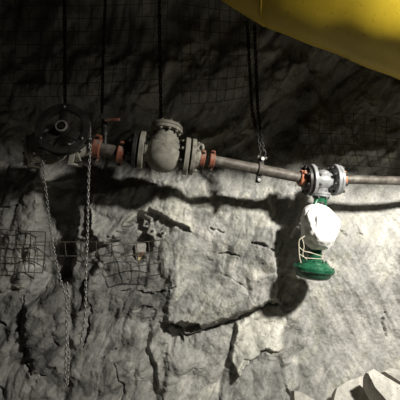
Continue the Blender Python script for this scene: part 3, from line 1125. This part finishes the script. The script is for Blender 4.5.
# --- chainwheel valve on the far left
WC = at(63.5, 129.5, 2.26)
def chainwheel_valve():
    d = (A1 - A0).normalized()
    vc = at(55, 148, 2.50)
    root = thing('chainwheel_valve', 'dusty grey gate valve with large black chain wheel at left', 'valve', vc - Vector((0, 0, 0.14)))
    u, v, d = frame_of(d)
    # valve body behind the wheel
    body = MB()
    body.lathe(vc, d, [(-0.125, 0.045), (-0.08, 0.048), (-0.05, 0.078), (0.0, 0.092), (0.05, 0.078), (0.08, 0.048), (0.125, 0.045)], 28)
    n = Vector((0.02, -1, 0.13)).normalized()         # stem direction, towards the tunnel
    body.lathe(vc, n, [(0, 0.085), (0.05, 0.082), (0.08, 0.06)], 24)
    body.build('body', 'left_paint', root, 45)
    for s in (-1, 1):
        MB().lathe(vc + d * (s * 0.125), d, [(-0.012, 0.04), (-0.012, 0.092), (0.012, 0.092), (0.012, 0.04)], 32).build('flange', 'left_paint', root, 35)
        MB().lathe(vc + d * (s * 0.155), d, [(-0.010, 0.04), (-0.010, 0.090), (0.010, 0.090), (0.010, 0.04)], 32).build('mating_flange', 'left_paint', root, 35)
        bolts_on(root, vc + d * (s * 0.14), d, 0.074, 6, 0.009, 0.085, 'black_steel', 0.5)
    bo = vc + n * 0.085 + Vector((0, 0, -0.005))
    MB().lathe(bo, n, [(0, 0.07), (0, 0.125), (0.004, 0.128), (0.020, 0.128), (0.024, 0.122), (0.024, 0.06), (0.06, 0.045), (0.10, 0.03)], 36).build('bonnet', 'left_paint', root, 35)
    bolts_on(root, bo + n * 0.012, n, 0.105, 8, 0.010, 0.05, 'left_paint', 0.2, 'bonnet_bolt')
    # wheel
    nw = Vector((0.05, -1, 0.30)).normalized()
    uu, vv_, nw = frame_of(nw)
    MB().lathe(WC - nw * 0.16, nw, [(0, 0.016), (0.21, 0.016)], 12).build('stem', 'black_steel', root)
    wheel = MB()
    R = 0.150
    # grooved rim
    prof = [(-0.022, R - 0.030), (-0.024, R + 0.008), (-0.012, R + 0.010), (-0.004, R - 0.010), (0.004, R - 0.010), (0.012, R + 0.010), (0.024, R + 0.008), (0.022, R - 0.030)]
    seg = 48
    vs2, fs2 = [], []
    for i in range(seg):
        a = 2 * PI * i / seg
        e = uu * math.cos(a) + vv_ * math.sin(a)
        vs2 += [WC + nw * h + e * r for h, r in prof]
    m = len(prof)
    for i in range(seg):
        i2 = (i + 1) % seg
        for k in range(m):
            k2 = (k + 1) % m
            fs2.append((i * m + k, i * m + k2, i2 * m + k2, i2 * m + k))
    wheel.add(vs2, fs2)
    wr = wheel.build('wheel_rim', 'wheel', root, 35)
    for k in range(3):
        a = PI / 2 + 2 * PI * k / 3
        e = uu * math.cos(a) + vv_ * math.sin(a)
        t = nw.cross(e)
        MB().box(WC + e * 0.080 + nw * 0.004, (e, t, nw), (0.056, 0.030, 0.010), 0.003).build('spoke', 'wheel', root)
        MB().lathe(WC + e * 0.136 + nw * 0.020, nw, [(0, 0.009), (0.008, 0.008), (0.011, 0.004)], 8).build('rivet', 'bolt', root, 60)
    MB().ring(WC + nw * 0.018, nw, 0.024, 0.042, 0.055, 0.004).build('hub', 'wheel', root)
    MB().ring(WC + nw * 0.047, nw, 0.026, 0.036, 0.006, 0.002).build('hub_collar', 'left_paint', root)
    # chain guides each side
    for (px, py, s) in ((42, 149, -1), (89.5, 141, 1)):
        p = at(px, py, 2.25)
        MB().torus(p, Vector((0.15, 0.1, 1)), 0.018, 0.006, 16, 8).build('chain_guide', 'wheel', root)
        q = WC + (p - WC) * 0.30 + Vector((0, 0.06, 0))
        MB().tube([p + Vector((-s * 0.02, 0.012, 0)), p.lerp(q, 0.4) + Vector((0, 0.06, 0)), q], 0.008, 8).build('guide_arm', 'wheel', root)
    # bracket legs to the wall
    return root
chainwheel_valve()

def bracket(label, x0, y0, x1, y1, Y, wdt):
    p, q = at(x0, y0, Y), at(x1, y1, Y)
    root = thing('pipe_bracket', label, 'bracket', q)
    e = (p - q).normalized()
    MB().box((p + q) / 2, (Vector((1, 0, 0)), Vector((0, 1, 0)), e), (wdt / 2, 0.006, (p - q).length / 2), 0.002).build('strap', 'left_paint', root)
    MB().box(q + Vector((0, 0.10, 0.01)), (Vector((1, 0, 0)), Vector((0, 1, 0)), Vector((0, 0, 1))), (wdt / 2, 0.10, 0.006), 0.002).build('foot', 'left_paint', root)
    MB().lathe((p + q) / 2 + Vector((0, 0.02, 0)), (0, 1, 0), [(0, 0.010), (0.42, 0.010)], 8).build('anchor_rod', 'black_steel', root)
bracket('flat grey steel bracket strap left of the black chainwheel', 27, 138, 26, 166, 2.44, 0.032)
bracket('flat grey steel bracket strap under the black chainwheel', 74, 148, 70, 165, 2.44, 0.034)

# hand chain looped over the wheel
Yc = 2.25
lefts = [at(44, 143, Yc), at(42.5, 150, Yc), at(44, 175, Yc), at(47, 200, Yc), at(49.5, 222, Yc), at(53, 245, Yc), at(57.5, 268, Yc), at(63, 289, Yc), at(66, 296, Yc), at(66.5, 320, Yc), at(66, 350, Yc), at(65.5, 375, Yc), at(66.5, 388, Yc)]
back = [at(67.5, 384, Yc + 0.02), at(68.5, 360, Yc + 0.02), at(67.2, 330, Yc + 0.02), at(68.5, 300, Yc + 0.02), at(67, 282, Yc + 0.02)]
rights = [at(90, 135, Yc), at(90, 150, Yc), at(88.8, 175, Yc), at(88, 205, Yc), at(87.5, 235, Yc), at(86, 270, Yc), at(85.5, 300, Yc), at(84, 325, Yc), at(80, 345, Yc)]
wu, wv, wn = frame_of(Vector((0.05, -1, 0.30)))
over = [WC + (wu * math.cos(a) + wv * math.sin(a)) * 0.152 for a in [PI * (1.08 - 1.16 * k / 40) for k in range(41)]]
chain('hand_chain', 'long galvanised hand chain hanging in loops from the black chainwheel', [spline(lefts), spline(back), spline(rights), over], 0.0200, 0.0031, 'chain', 9)

# ------------------------------------------------------------------ weld mesh on the rock
def mesh_panel(label, grid_rows, r, name='weld_mesh_panel', off=0.010, pad=0.11, rows_keep=None, cols_keep=None, seed=1):
    """grid_rows: rows of pixel points; wires follow the face a little proud of it"""
    rnd = random.Random(seed)
    P = [[wpt(px + rnd.uniform(-0.6, 0.6), py + rnd.uniform(-0.6, 0.6), off, pad) for (px, py) in row] for row in grid_rows]
    # stiff sheet: a gently curved surface fitted to the face, standing just proud of it
    q = np.array([[p.x, p.y, p.z] for row in P for p in row])
    x, z = q[:, 0] - q[:, 0].mean(), q[:, 2] - q[:, 2].mean()
    Am = np.stack([np.ones_like(x), x, z, x * x, z * z, x * z], -1)
    cf = np.linalg.lstsq(Am, q[:, 1], rcond=None)[0]
    fit = Am @ cf
    fit -= 0.9 * max(0.0, float((fit - q[:, 1]).max()))
    nc_ = len(P[0])
    for k in range(len(q)):
        px, py = grid_rows[k // nc_][k % nc_]
        P[k // nc_][k % nc_] = at(px, py, float(fit[k]) + rnd.uniform(-0.004, 0.004))
    root = thing(name, label, 'wire mesh', P[-1][0], 'weld mesh on the rock face')
    nr, nc = len(P), len(P[0])
    for j in range(nr):
        if rows_keep and j not in rows_keep:
            continue
        MB().tube(spline(P[j], 3), r, 6).build('wire', 'wire', root)
    for i in range(nc):
        if cols_keep and i not in cols_keep:
            continue
        col = [P[j][i] + Vector((0, -2 * r, 0)) for j in range(nr)]
        MB().tube(spline(col, 3), r, 6).build('wire', 'wire', root)
    return root

def quad_grid(tl, tr, br, bl, nc, nr, bow=0.0):
    g = []
    for j in range(nr):
        t = j / (nr - 1)
        row = []
        for i in range(nc):
            s = i / (nc - 1)
            x = (tl[0] * (1 - s) + tr[0] * s) * (1 - t) + (bl[0] * (1 - s) + br[0] * s) * t
            y = (tl[1] * (1 - s) + tr[1] * s) * (1 - t) + (bl[1] * (1 - s) + br[1] * s) * t
            row.append((x + bow * math.sin(PI * t), y + bow * math.sin(PI * s)))
        g.append(row)
    return g

mesh_panel('rusty weld mesh lapped over the pale block at far left', quad_grid((-14, 228), (46, 232), (43, 273), (-14, 269), 5, 4, 0.5), 0.0037, seed=2)
mesh_panel('narrow strip of weld mesh behind the hanging hand chain', quad_grid((34, 242), (112, 242), (112, 256), (36, 256), 6, 2), 0.0037, seed=3, pad=0.13)
mesh_panel('torn weld mesh piece over the hole with the yellow tag', quad_grid((112, 246), (161, 240), (162, 274), (118, 281), 5, 4), 0.0037, seed=4, pad=0.13, off=0.012)
mesh_panel('dark weld mesh bowed over the rock above the right pipe', quad_grid((298, 112), (420, 122), (424, 172), (304, 166), 12, 6, -3), 0.0022, seed=5)
mesh_panel('dark weld mesh high on the rock left of the yellow duct', quad_grid((176, -10), (262, 2), (250, 96), (182, 104), 9, 10, 2), 0.0022, seed=6)
mesh_panel('dark weld mesh in the gloom at top left corner', quad_grid((-10, -8), (168, -10), (160, 92), (-12, 96), 15, 9, 2), 0.0021, seed=7)

# ------------------------------------------------------------------ rock bolt plates and the tag by the hole
def bolt_plate(label, px, py, s, tilt):
    p = wpt(px, py, 0.004, 0.02)
    root = thing('rock_bolt_plate', label, 'rock bolt', p, 'rock bolt plates')
    n = Vector((0.25, -1, 0.15)).normalized()
    u, v, n = frame_of(n)
    uu = u * math.cos(tilt) + v * math.sin(tilt)
    vv2 = n.cross(uu)
    MB().box(p, (uu, vv2, n), (s, s, 0.004), 0.002).build('plate', 'plate', root)
    MB().lathe(p, n, [(0, 0.012), (0.012, 0.012), (0.012, 0.007), (0.03, 0.007)], 6).build('nut', 'black_steel', root, 30)
bolt_plate('small pale steel rock bolt plate above the mesh hole', 147.5, 223.5, 0.030, 0.25)
bolt_plate('larger pale steel rock bolt plate just above torn mesh', 152.5, 231, 0.034, 0.5)
bolt_plate('pale rock bolt plate resting right of the mesh hole', 163, 233, 0.022, 0.9)

def yellow_tag():
    p = wpt(141, 252, 0.012, 0.03)
    root = thing('reflector_tag', 'faded brown and yellow reflector tag behind the torn mesh', 'tag', p - Vector((0, 0, 0.07)))
    ax = (Vector((0.96, 0.2, 0.1)).normalized(), Vector((-0.2, 0.97, 0)).normalized(), Vector((-0.1, 0, 1)).normalized())
    MB().box(p, ax, (0.046, 0.02, 0.072), 0.008).build('case', 'plate', root)
    MB().box(p + Vector((0.005, -0.02, -0.015)), ax, (0.034, 0.006, 0.018), 0.003).build('brown_band', 'tag_brown', root)
    MB().box(p + Vector((0.008, -0.02, -0.050)), ax, (0.032, 0.006, 0.014), 0.003).build('yellow_lens', 'tag_yellow', root)
yellow_tag()

# ------------------------------------------------------------------ broken rock at the toe of the wall
def slab(label, outline_px, Y, thick, tiltback, seed, name='broken_rock', lift=0.0):
    """angular slab: an outline with its own thickness, chipped edges and uneven faces"""
    rnd = random.Random(seed)
    pts = [at(x, y, Y - tiltback * (y - 378) / 100.0 + rnd.uniform(-.01, .01)) for x, y in outline_px]
    c = sum(pts, Vector()) / len(pts)
    nrm = Vector((0, 0, 0))
    for i in range(len(pts)):
        nrm += (pts[i] - c).cross(pts[(i + 1) % len(pts)] - c)
    nrm.normalize()
    if nrm.y > 0:
        nrm = -nrm
    vv, ff = [], []
    n = len(pts)
    levels = [(0.0, 0.93), (-0.012, 1.0), (-thick * 0.5, 1.03), (-thick, 0.9)]
    for (h, sc) in levels:
        for p in pts:
            q = c + (p - c) * sc + nrm * h
            q += Vector((rnd.uniform(-1, 1), rnd.uniform(-1, 1), rnd.uniform(-1, 1))) * 0.006
            vv.append(q)
    for i in range(len(levels) - 1):
        for k in range(n):
            k2 = (k + 1) % n
            ff.append((i * n + k, i * n + k2, (i + 1) * n + k2, (i + 1) * n + k))
    top = len(vv)
    vv.append(c + nrm * 0.008)
    vv.append(c - nrm * thick)
    for k in range(n):
        k2 = (k + 1) % n
        ff.append((k, k2, top))
        ff.append(((len(levels) - 1) * n + k2, (len(levels) - 1) * n + k, top + 1))
    o = MB().add(vv, ff).build(name, 'rubble', None, 25, origin=c - nrm * thick)
    tag(o, label, 'rock', 'broken rock at the foot of the wall')
    return o

slab('long bright rock slab slanting out of the bottom right corner', [(366, 371), (372, 368), (388, 377), (412, 392), (412, 420), (392, 408), (374, 386)], 2.36, 0.15, 0.5, 1)
slab('bright rock slab edge at the right border above the corner slab', [(383, 371), (390, 368), (414, 371), (416, 388), (404, 384)], 2.55, 0.18, 0.4, 2)
slab('broad flat grey rock left of the corner slab', [(336, 388), (350, 379), (364, 374), (368, 384), (384, 404), (380, 420), (334, 420), (332, 400)], 2.58, 0.14, 0.45, 3)
slab('small pointed rock poking up at the bottom edge', [(294, 391), (300, 391), (316, 400), (318, 418), (294, 418)], 2.62, 0.14, 0.3, 4)
slab('dark little rock wedged left of the broad flat rock', [(331, 396), (336, 392), (338, 404), (334, 416), (328, 416), (327, 404)], 2.72, 0.08, 0.3, 5)
